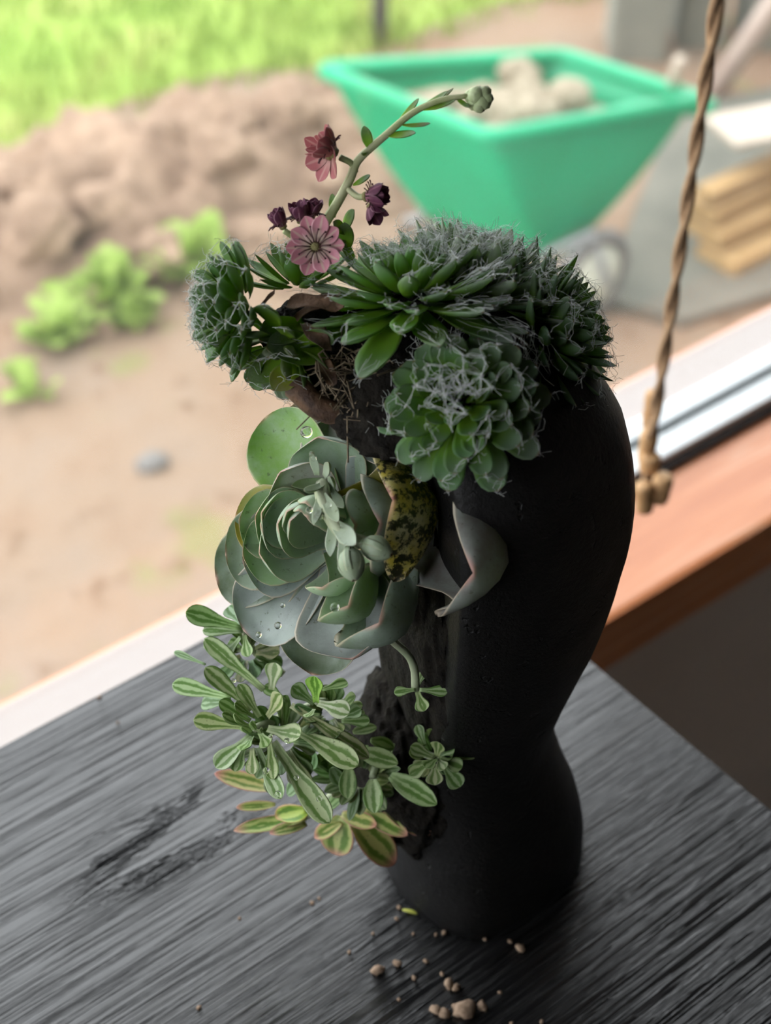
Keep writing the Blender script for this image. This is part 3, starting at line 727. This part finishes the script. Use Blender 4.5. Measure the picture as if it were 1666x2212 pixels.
# flower stalk --------------------------------------------------------------
D0 = .330
ctrl = [PX(690, 500, .334), PX(728, 440, .330), PX(757, 385, .327), PX(775, 345, .325), PX(830, 295, .322), PX(890, 245, .320), PX(950, 217, .318), PX(1010, 207, .317)]
pts = curve_pts(ctrl, 40)
sk = tube('flower_stalk', pts, [.0018-.0009*i/40 for i in range(41)], M['stem'], s6, 10, s6.location)
def bract(b, t, wpx, col=(.12, .17, .05)):
    o = hl(s6, b, t, wpx, 'ellip', M['bract'], col, CF(-.2, .6, .7), .3, .1, .0009, 'bract', nu=8, nv=8); return o
for b, t, wp in [((835, 292, .322), (898, 287, .316), 26), ((868, 270, .321), (930, 266, .318), 13), ((800, 322, .323), (786, 272, .320), 24), ((862, 262, .321), (905, 212, .322), 17),
                 ((895, 243, .320), (968, 196, .319), 20), ((915, 238, .319), (985, 215, .316), 14), ((925, 228, .319), (980, 190, .322), 12), ((985, 211, .318), (1015, 232, .315), 12),
                 ((763, 400, .327), (800, 378, .324), 20), ((742, 500, .334), (765, 452, .330), 36), ((722, 470, .332), (718, 418, .332), 20), ((790, 330, .324), (782, 330, .32), 10),
                 ((745, 505, .333), (720, 478, .330), 34), ((750, 540, .334), (745, 480, .331), 40), ((765, 560, .336), (735, 520, .331), 34)]:
    bract(b, t, wp, jit((.13, .18, .06), .2))
# green bud cluster at the end of the stalk
for k, (x, y, r) in enumerate([(1030, 205, .0030), (1042, 218, .0032), (1026, 223, .0026), (1046, 202, .0026), (1036, 230, .0022), (1018, 208, .0024), (1052, 212, .0022)]):
    o = lump('flower_bud', r, M['bud'], s6, .15, 2, 2, k, (1, 1, 1), tuple(PX(x, y, .316+.001*(k % 3))-s6.location))
def flower(cpx, depth, N, nP, R, matp, open_el, centre=True, name='flower'):
    c = PX(cpx[0], cpx[1], depth); rl = s6.location
    a = N.cross(CF(0.1, 1, .1)).normalized(); b = N.cross(a)
    bm = bmesh.new(); bmesh.ops.create_icosphere(bm, subdivisions=2, radius=1)
    for v in bm.verts:
        q = v.co; rr = R*.20*(1+.15*noise.noise(q*4)); v.co = (c-rl)+(a*q.x+b*q.y)*rr+N*q.z*rr*.7
    fl = link(name, bm_mesh(name, bm, True), M['flower_centre'], s6)
    for k in range(nP):
        az = 2*math.pi*k/nP+.17+random.uniform(-.06, .06); rad = a*math.cos(az)+b*math.sin(az); el = math.radians(open_el+random.uniform(-8, 8)); d = rad*math.cos(el)+N*math.sin(el)
        B = c+rad*R*.13-rl; T = B+d*R*random.uniform(.84, .95); nrm = N*math.cos(el)-rad*math.sin(el)
        me = leaf_mesh('petal', B, (B+T)/2-nrm*R*.06, T, R*(.62 if nP > 8 else .7), .0004, 'petal', .22, nrm, 10, 10, 0, 0, .5)
        o = link('petal', me, matp, fl); o.color = (1, 1, 1, 1)
    if centre:
        for k in range(14):
            az = 2*math.pi*(k+.3)/14; rad = a*math.cos(az)+b*math.sin(az); e = c+rad*R*random.uniform(.42, .66)+N*R*.22
            tube('stamen', [c+rad*R*.15+N*.0008-rl, c.lerp(e, .6)+N*R*.10-rl, e-rl, e+rad*.0001-N*.0003-rl], [.00022, .0002, .0002, .0004], M['stamen'], fl, 5)
    return fl
flower((682, 534), .318, CF(-.12, .08, .97), 10, .0098, M['petal'], 14)
flower((722, 330), .323, CF(-.72, .55, .25), 9, .0100, M['petal_red'], 52)
flower((712, 335), .326, CF(-.60, -.25, .4), 6, .0095, M['petal_red'], 30, False)
flower((790, 425), .324, CF(.80, .05, .30), 9, .0088, M['petal_purple'], 72)
flower((800, 445), .325, CF(.45, -.85, .25), 5, .0070, M['petal_purple'], 60, False)
flower((650, 478), .327, CF(-.15, .85, .45), 9, .0072, M['petal_purple'], 68)
flower((672, 470), .329, CF(.15, .9, .3), 9, .0072, M['petal_purple'], 68)
flower((612, 490), .327, CF(-.45, .80, .35), 9, .0072, M['petal_purple'], 70)
for q in ([PX(768, 372, .327), PX(758, 352, .325), PX(735, 340, .323)], [PX(748, 405, .328), PX(772, 424, .326), PX(790, 425, .324)], [PX(700, 520, .333), PX(670, 505, .330), PX(650, 485, .328)], [PX(680, 540, .333), PX(640, 515, .330), PX(614, 498, .328)], [PX(700, 560, .333), PX(690, 548, .325), PX(682, 536, .319)]):
    tube('flower_stem', curve_pts(q, 8), .0011, M['stem'], s6, 8, s6.location)

# ================================================================== ECHEVERIA
EN = CF(-.50, .10, .86); EO = PX(748, 1158, .356)
ec = thing('echeveria', EO, 'large grey-green rosette succulent with pink leaf tips on the face', 'succulent')
def on_plane(px, py, h):
    q = ray(px, py); P0 = EO+EN*h; t = (P0-CAM).dot(EN)/q.dot(EN); return CAM+q*t
def el(tx, ty, h, W, k=.62, hm=.0, col=(.22, .29, .20), cup=.42, B=None, th=.0024, tw=None, mu=.0015, nb=.0):
    """echeveria leaf: tip pixel on the plane at height h above the rosette base, control radius k, width in mm"""
    T = on_plane(440+tx/2.524, 840+ty/2.524, h/1000); ax_ = EO+EN*nb/1000
    rad = (T-EO); rad = rad-EN*rad.dot(EN); R = rad.length; rad.normalize()
    if tw: # azimuth given by a pixel instead of the tip
        q = on_plane(440+tw[0]/2.524, 840+tw[1]/2.524, 4e-3); rad = q-EO; rad = rad-EN*rad.dot(EN); R = rad.length; rad.normalize()
    Bp = ax_+rad*.003; Mp = EO+EN*hm/1000+rad*R*k
    N_ = (EN*1.0-rad*.35).normalized()
    me = leaf_mesh('leaf', Bp-EO, Mp-EO, T-EO, W/1000, th, 'obov', cup, N_, 20, 24, mu, 0, .45, 0, None, .6)
    return child_leaf(ec, me, M['echeveria'], jit(col, .06))
G1 = (.25, .38, .19); G2 = (.23, .30, .21); GR = (.27, .30, .29); PU = (.28, .26, .25); YE = (.46, .37, .04); DK = (.13, .17, .10); PG = (.36, .47, .31)
# outer leaves
el(222, 1325, 6, 33, .62, -3, GR)                       # big wet grey leaf, lower left
el(820, 1490, 8, 42, .70, -5, GR)                       # big bottom leaf
el(600, 1570, -2, 34, .7, -9, DK)                       # dark one behind it
el(75, 1035, 2, 30, .6, -4, DK)                         # dark left
el(345, 150, 4, 32, .6, -4, (.20, .36, .07))            # top left, green
el(520, 70, -3, 34, .7, -7, PU)                         # top back
el(760, 130, -3, 32, .7, -8, GR)
el(625, 245, 14, 31, .8, -3, G2)                        # top
el(1010, 420, 8, 30, .8, -4, GR)
el(175, 690, 8, 26, .6, -2, YE)                         # yellow left
el(120, 905, 8, 30, .6, -2, G2)
# middle ring
el(210, 950, 12, 32, .65, 0, GR)
el(205, 915, 16, 26, .7, 2, G1)
el(185, 712, 16, 25, .7, 2, G1)
el(270, 690, 19, 25, .75, 3, G1)
el(410, 440, 19, 27, .8, 2, PU)
el(290, 905, 20, 25, .8, 3, PG)
el(650, 1106, 22, 21, 1.0, 3, PG)
# inner
el(300, 670, 23, 21, .9, 5, G1); el(295, 735, 22, 22, .9, 4, G1); el(385, 735, 26, 21, 1.0, 6, PG)
el(440, 655, 29, 16, 1.1, 8, PG); el(455, 710, 29, 17, 1.1, 8, PG); el(560, 600, 31, 14, 1.2, 10, PG); el(520, 640, 32, 11, 1.1, 12, PG); el(575, 680, 31, 12, 1.2, 10, PG)
def el3(b, m_, t, W, side, col, cup=.8, mat='echeveria'):
    """leaf that runs outwards and then curls up towards its tip, showing its back"""
    P = [PX(*q)-EO for q in (b, m_, t)]; SA = (RT*side[0]+UP*side[1]).normalized()
    me = leaf_mesh('leaf', P[0], P[1], P[2], W, .0026, 'obov', cup, EN, 22, 24, 0, 0, .45, 0, None, .6, SA)
    return child_leaf(ec, me, M[mat], jit(col, .05))
el3((895, 1205, .346), (1190, 1190, .340), (1022, 1238, .308), .045, (.23, .97), (.22, .19, .18))          # far right, curled
el3((740, 1120, .348), (1055, 1085, .342), (848, 1080, .314), .046, (-.24, .97), YE, .75, 'echeveria_spotted')   # yellow with black specks
el3((720, 1130, .352), (975, 1122, .346), (820, 1131, .320), .036, (-.13, .99), G2, .75)
el3((700, 1110, .346), (880, 1100, .338), (766, 1134, .317), .020, (-.1, .99), G1, .7)
el3((760, 1200, .355), (940, 1412, .352), (818, 1345, .325), .038, (.66, .75), G2, .75)
el3((730, 1180, .350), (838, 1362, .345), (752, 1308, .321), .026, (.68, .73), G1, .75)
# inner flower stalk with buds
fp = lambda x, y, d: PX(440+x/2.524, 840+y/2.524, d)
tube('flower_stalk', [p-EO for p in curve_pts([fp(700, 600, .345), fp(650, 530, .331), fp(655, 600, .322), fp(715, 730, .316), fp(790, 810, .313), fp(880, 840, .312)], 26)], [.0030-.00003*i for i in range(27)], M['pale_stem'], ec, 10)
def sb(b, t, wpx, bow=.1, col=(.33, .40, .26)):
    return hl(ec, (*[440+b[0]/2.524, 840+b[1]/2.524], b[2]), (*[440+t[0]/2.524, 840+t[1]/2.524], t[2]), wpx/2.524, 'lance', M['echeveria'], col, CF(-.3, .2, .9), .3, bow, .0013, 'bud_leaf', nu=10, nv=10)
for b, t, wpx in [((660, 500, .330), (480, 528, .320), 70), ((650, 520, .325), (548, 555, .314), 62), ((660, 480, .330), (680, 400, .322), 60), ((620, 470, .332), (590, 350, .326), 56),
                  ((700, 560, .330), (690, 480, .320), 66), ((640, 560, .322), (600, 745, .313), 56), ((650, 580, .320), (735, 725, .308), 80), ((700, 740, .317), (690, 915, .314), 70),
                  ((700, 560, .334), (765, 650, .327), 60), ((720, 740, .314), (830, 850, .304), 110), ((760, 800, .313), (770, 1030, .309), 80)]: sb(b, t, wpx)
def bud(cx, cy, d, dirn, R):
    c = fp(cx, cy, d)-EO; a = dirn.orthogonal().normalized(); b = dirn.cross(a)
    o = lump('bud', R*.55, M['pale_stem'], ec, .1, 2, 2, 1, (1, 1, 1), tuple(c))
    for k in range(5):
        rad = a*math.cos(k*1.257)+b*math.sin(k*1.257); B = c-dirn*R*.7; T = c+dirn*R*1.5+rad*R*.1
        me = leaf_mesh('sepal', B, (B+T)/2+rad*R*1.3, T, R*1.25, .0008, 'ellip', -.35, rad, 9, 10, 0, 0, .5); q = link('sepal', me, M['echeveria'], o); q.color = (.34, .42, .26, 1)
bud(800, 915, .308, CF(.15, -.9, .5), .0058); bud(905, 855, .310, CF(.85, -.35, .4), .0055)

# water drops on the leaves
def drops(root, lst):
    bm = bmesh.new()
    for x, y, d, r in lst:
        mt = Matrix.Translation(PX(x, y, d)-root.location); bmesh.ops.create_icosphere(bm, subdivisions=2, radius=r, matrix=mt)
    tag(link('water_drops', bm_mesh('water_drops', bm, True), M['drop'], root), kind='stuff')

# ================================================================== VARIEGATED TRAILERS
def zz(x, y): return (360+x/2.38, 1280+y/2.38)
def vplant(name, label, c, cd, leaves, mat, nh, col=(1, 1, 1), pf='spat', group='trailing variegated plants at the neck', stem_to=None, fill=0, fr=150, fo=(0, 0)):
    cp = PX(*zz(*c), cd); r_ = thing(name, cp, label, 'succulent', group)
    for L in leaves:
        (bx, by), (tx, ty), td, wpx = L[:4]; bow = L[4] if len(L) > 4 else .06; cc = L[5] if len(L) > 5 else col
        n_ = L[6] if len(L) > 6 else nh
        hl(r_, (*zz(bx, by), cd-.001+random.uniform(-.002, .001)), (*zz(tx, ty), cd+td), wpx*1.12/2.38, pf, mat, jit(cc, .08), n_, .25, bow, .0011, nu=12, nv=12)
    for q in range(fill):
        az = q*2.4; rr = fr*random.uniform(.35, 1); bx, by = c[0]+math.cos(az)*fr*.25+fo[0], c[1]+math.sin(az)*fr*.25+fo[1]
        hl(r_, (*zz(bx, by), cd+.010), (*zz(bx+math.cos(az)*rr, by+math.sin(az)*rr), cd+random.uniform(-.004, .012)), random.uniform(50, 90)/2.38, pf, mat, jit((.42, .5, .36), .2), nh, .25, .05, .0011, nu=9, nv=10)
    if stem_to: tube('stem', [p-cp for p in curve_pts([PX(*zz(*s[:2]), s[2]) for s in stem_to]+[cp], 10)], .0015, M['pale_stem'], r_, 8)
    return r_
NH = CF(-.25, .45, .85)
va = vplant('variegated_sedum', 'cream and green striped rosette in front, its long leaves hanging down', (450, 700), .392, [
  ((500, 500), (195, 235), .004, 88, .05), ((440, 600), (198, 385), -.004, 86, .05), ((330, 540), (30, 470), .004, 88, .04), ((400, 690), (138, 655), -.002, 92, .04),
  ((430, 660), (270, 558), -.008, 70, .1), ((450, 640), (350, 570), -.010, 55, .1), ((480, 640), (370, 470), -.006, 75, .08), ((430, 690), (285, 625), -.012, 62, .1), ((440, 690), (345, 630), -.014, 48, .15),
  ((440, 700), (385, 690), -.016, 44, .15), ((445, 700), (430, 665), -.017, 34, .15), ((455, 705), (480, 700), -.017, 34, .15), ((430, 740), (252, 900), -.006, 105, .06), ((440, 740), (385, 810), -.013, 70, .1),
  ((480, 720), (520, 790), -.013, 72, .1), ((520, 700), (690, 735), -.012, 105, .06), ((520, 640), (590, 525), -.008, 96, .08), ((540, 500), (560, 360), -.002, 96, .05),
  ((640, 580), (1040, 850), -.004, 86, -.05), ((640, 690), (985, 890), -.012, 118, -.06), ((550, 770), (840, 1185), -.014, 120, -.05), ((470, 800), (590, 1060), -.016, 84, -.04),
  ((440, 800), (445, 935), -.010, 70, .0), ((400, 790), (350, 920), -.006, 80, .0), ((530, 770), (550, 960), -.012, 70, .0), ((620, 560), (500, 480), .002, 60, .0)],
  M['varieg'], NH, (.95, 1, .9), fill=26, fr=230, fo=(150, 60), stem_to=[(800, 560, 0.412), (640, 620, 0.406)])
vb = vplant('variegated_sedum', 'green sprig at upper left, just under the grey rosette', (400, 190), .398, [
  ((390, 180), (98, 100), -.004, 105, .08, (.75, .95, .65)), ((390, 200), (185, 195), .002, 62, .05, (.7, .85, .75)), ((390, 160), (320, 70), .004, 90, .05, (.6, .8, .7)), ((200, 370), (38, 305), .006, 34, .0, (.6, .75, .65)),
  ((400, 220), (420, 330), -.006, 60, .05, (.8, 1, .7)), ((380, 230), (300, 330), .002, 60, .05, (.6, .75, .6)), ((400, 300), (190, 270), .006, 55, .0, (.7, .8, .7)), ((330, 560), (180, 570), .006, 80, 0, (.5, .65, .55))],
  M['varieg'], NH, fill=16, fr=170, fo=(20, 120), stem_to=[(600, 420, 0.418), (450, 300, 0.415)])
vc = vplant('variegated_sedum', 'small sprig with an upright lime leaf below the big rosette', (775, 560), .388, [
  ((770, 565), (760, 430), -.008, 92, .05, (.75, 1.1, .35)), ((780, 570), (940, 620), -.008, 96, -.1), ((760, 570), (645, 480), -.004, 84, .05, (.7, .85, .75)), ((800, 500), (930, 460), .002, 60, .0, (.7, .9, .6)),
  ((760, 600), (720, 640), -.010, 50, .1), ((900, 640), (1000, 600), -.002, 80, .1, (.5, .65, .45)), ((900, 660), (1045, 660), .0, 66, .1, (.5, .6, .45))],
  M['varieg'], NH, fill=18, fr=150, fo=(60, 60), stem_to=[(900, 560, 0.415)])
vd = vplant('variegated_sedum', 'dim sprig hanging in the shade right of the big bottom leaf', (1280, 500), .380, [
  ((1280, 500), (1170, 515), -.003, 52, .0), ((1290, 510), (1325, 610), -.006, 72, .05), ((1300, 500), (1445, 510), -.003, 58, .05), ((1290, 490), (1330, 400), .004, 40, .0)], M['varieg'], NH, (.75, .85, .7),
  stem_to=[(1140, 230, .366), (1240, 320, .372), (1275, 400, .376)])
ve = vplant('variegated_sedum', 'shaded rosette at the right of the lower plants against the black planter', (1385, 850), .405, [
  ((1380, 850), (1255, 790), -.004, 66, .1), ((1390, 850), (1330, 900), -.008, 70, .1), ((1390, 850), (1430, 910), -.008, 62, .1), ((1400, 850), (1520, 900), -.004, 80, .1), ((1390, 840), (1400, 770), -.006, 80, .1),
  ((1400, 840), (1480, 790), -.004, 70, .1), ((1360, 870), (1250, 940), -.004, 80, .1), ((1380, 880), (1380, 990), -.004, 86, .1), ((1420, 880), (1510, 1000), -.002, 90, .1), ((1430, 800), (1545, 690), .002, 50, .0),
  ((1480, 860), (1588, 835), .002, 44, .0), ((1330, 790), (1290, 680), .0, 50, .0)], M['varieg'], NH, (.55, .60, .48), fill=16, fr=130, stem_to=[(1250, 800, 0.425)])  # leaf tint darkened, puts the shade at this spot into the colour
vf = vplant('crassula', 'pink-edged plant lowest on the planter, its leaf pair touching the table', (720, 1150), .445, [
  ((560, 1010), (246, 930), -.002, 96, .06), ((560, 1090), (358, 1105), -.004, 56, .05), ((720, 1160), (345, 1225), -.008, 84, .0), ((720, 1190), (530, 1240), -.010, 70, .0), ((720, 1120), (560, 1160), -.012, 120, .1, (1.0, 1.2, .7)),
  ((720, 1130), (720, 1020), -.012, 90, .1, (1.0, 1.25, .6)), ((900, 1150), (870, 1350), .004, 170, .0), ((960, 1180), (1175, 1395), .004, 165, .0), ((900, 1140), (1080, 1200), -.006, 90, .05), ((900, 1180), (760, 1260), .0, 90, .0),
  ((1000, 1120), (1240, 1250), -.006, 96, .04), ((1120, 1110), (1355, 1245), -.002, 100, .04), ((1200, 1100), (1405, 1225), .0, 80, .04), ((1160, 1040), (1410, 1140), -.002, 56, .0)],
  M['pinkedge'], CF(-.1, .65, .75), pf='ellip', group='lower plants', stem_to=[(900, 1000, 0.438)])
vg = vplant('variegated_sedum', 'pale leafed sprig low in the shade above the pink-edged leaves', (1060, 950), .412, [
  ((1060, 960), (1070, 1135), -.006, 100, .05, (1.0, 1.0, .85)), ((1150, 940), (1390, 1090), -.006, 108, .0), ((990, 820), (1190, 880), -.004, 96, .05), ((940, 900), (930, 1060), -.004, 90, .05, (.5, .65, .45)),
  ((760, 820), (740, 910), .0, 70, .05, (.5, .7, .5)), ((780, 830), (820, 910), .0, 60, .05, (.5, .7, .5)), ((690, 960), (620, 1040), .002, 70, .05, (.4, .55, .4)), ((850, 900), (900, 990), .0, 70, .0, (.4, .5, .4)),
  ((1050, 760), (1170, 800), .004, 70, .0, (.5, .6, .45)), ((960, 720), (1080, 690), .004, 60, .0, (.5, .6, .45))], M['varieg'], NH, (.8, .85, .7), 'ellip', fill=30, fr=220, fo=(-60, 0), stem_to=[(1100, 800, 0.428)])
bm_ = [(620, 1600, 0.373, .0011), (585, 1590, 0.374, .0009), (640, 1680, 0.374, .0010), (690, 1725, 0.374, .0012), (575, 1665, 0.373, .0013), (600, 1715, 0.372, .0012), (505, 1470, 0.388, .0009)]
drops(va, bm_)
def ed(x, y, d, r): return (440+x/2.524, 840+y/2.524, d, r)
drops(ec, [ed(560, 235, .338, .0022), ed(760, 745, .312, .0011), ed(680, 635, .314, .0011), ed(575, 660, .316, .0012), ed(630, 690, .315, .0018), ed(600, 380, .325, .0010), ed(985, 690, .322, .0012), ed(1005, 490, .335, .0012),
           ed(405, 1290, .334, .0013), ed(300, 1340, .333, .0011), ed(430, 1180, .336, .0009), ed(715, 1190, .322, .0016), ed(590, 355, .326, .0010)])

# ================================================================== HANGING CORD
cb = PXA(1390, 1075, 1.0)
cd_ = thing('hanging_cord', cb, 'brown twisted cord with wooden toggles hanging before the window', 'cord')
vs, fs = [], []
for ph_ in (0, math.pi):
    sweep([V(math.cos(ph_+i*.55)*.0019+.004*math.sin(i*.02), math.sin(ph_+i*.55)*.0019, .05+i*.006) for i in range(275)], .0024, 6, vs, fs)
link('cord', mesh_py('cord', vs, fs), M['twine'], cd_)
def toggle(x, y, L, r, name='toggle', tilt=0):
    c = PXA(x, y, 1.0)-cb; zs_ = [-1, -.9, -.5, 0, .5, .9, 1]; rs = [.55, .9, 1, .92, 1, .9, .55]
    ax_ = (Z+RT*tilt).normalized(); tube(name, [c+ax_*(q*L) for q in zs_], [r*q for q in rs], M['bead'], cd_, 12)
toggle(1408, 885, .0144, .0054); toggle(1400, 965, .0128, .006); toggle(1404, 1000, .0064, .0068, 'knot'); toggle(1428, 1055, .0104, .0068, 'toggle', .1); toggle(1392, 1075, .0112, .006, 'toggle', -.15)
for q in ([(1408, 840), (1400, 940), (1400, 1000)], [(1402, 1000), (1420, 1030), (1428, 1050)], [(1402, 1000), (1392, 1040), (1390, 1065)]):
    tube('strand', [PXA(x, y, 1.0)-cb for x, y in q], .0020, M['twine'], cd_, 6)

# ================================================================== CRUMBS ON THE TABLE
cr = [(806, 2018), (755, 2058), (815, 2100), (858, 2083), (828, 2092), (1125, 2052), (970, 2130), (985, 2136), (960, 2016), (857, 1986), (862, 1962), (1080, 2145), (862, 2160), (941, 2185), (960, 2192), (985, 2178), (1040, 2168), (1048, 2030), (920, 2078),
      (955, 2105), (675, 1952), (690, 1942), (518, 1985), (430, 2178), (1004, 2188), (1042, 2176), (893, 2018), (1105, 2212), (1170, 2209), (895, 2114), (1102, 2035), (942, 2020), (255, 1562), (215, 1508)]
big = {5: 1.7, 24: 3.6, 6: 2.0, 13: 2.0, 14: 2.0, 2: 2.0, 3: 1.5, 7: 1.6, 25: 1.8, 15: 1.5}
for k, (x, y) in enumerate(cr):
    r = .0011*big.get(k, random.uniform(.6, 1.0)); p = ATZ(x, y, 0)
    o = lump('soil_crumb', r, M['crumb'], None, .5, 1.5, 2, k, (1.2, .9, .8)); o.location = p+Z*r*.55; o.rotation_euler = (0, 0, random.uniform(0, 6))
    if k == 24: tag(o, 'largest tan crumb of soil at the bottom of the picture', 'crumb', 'crumbs on the table')
    elif k == 5: tag(o, 'round reddish crumb lying alone right of the other crumbs', 'crumb', 'crumbs on the table')
    else: tag(o, 'tiny tan crumb of soil scattered on the table top', 'crumb', 'crumbs on the table')
p = ATZ(886, 1972, 0); o = link('leaf_fleck', leaf_mesh('leaf_fleck', V(-.0035, 0, 0), V(0, 0, .0012), V(.0035, 0, 0), .002, .0006, 'ellip', .2, Z, 6, 8), M['crumb_green']); o.location = p+Z*.0006; o.rotation_euler = (0, 0, -1.0)
tag(o, 'yellow-green leaf fleck lying on the table before the planter', 'leaf')
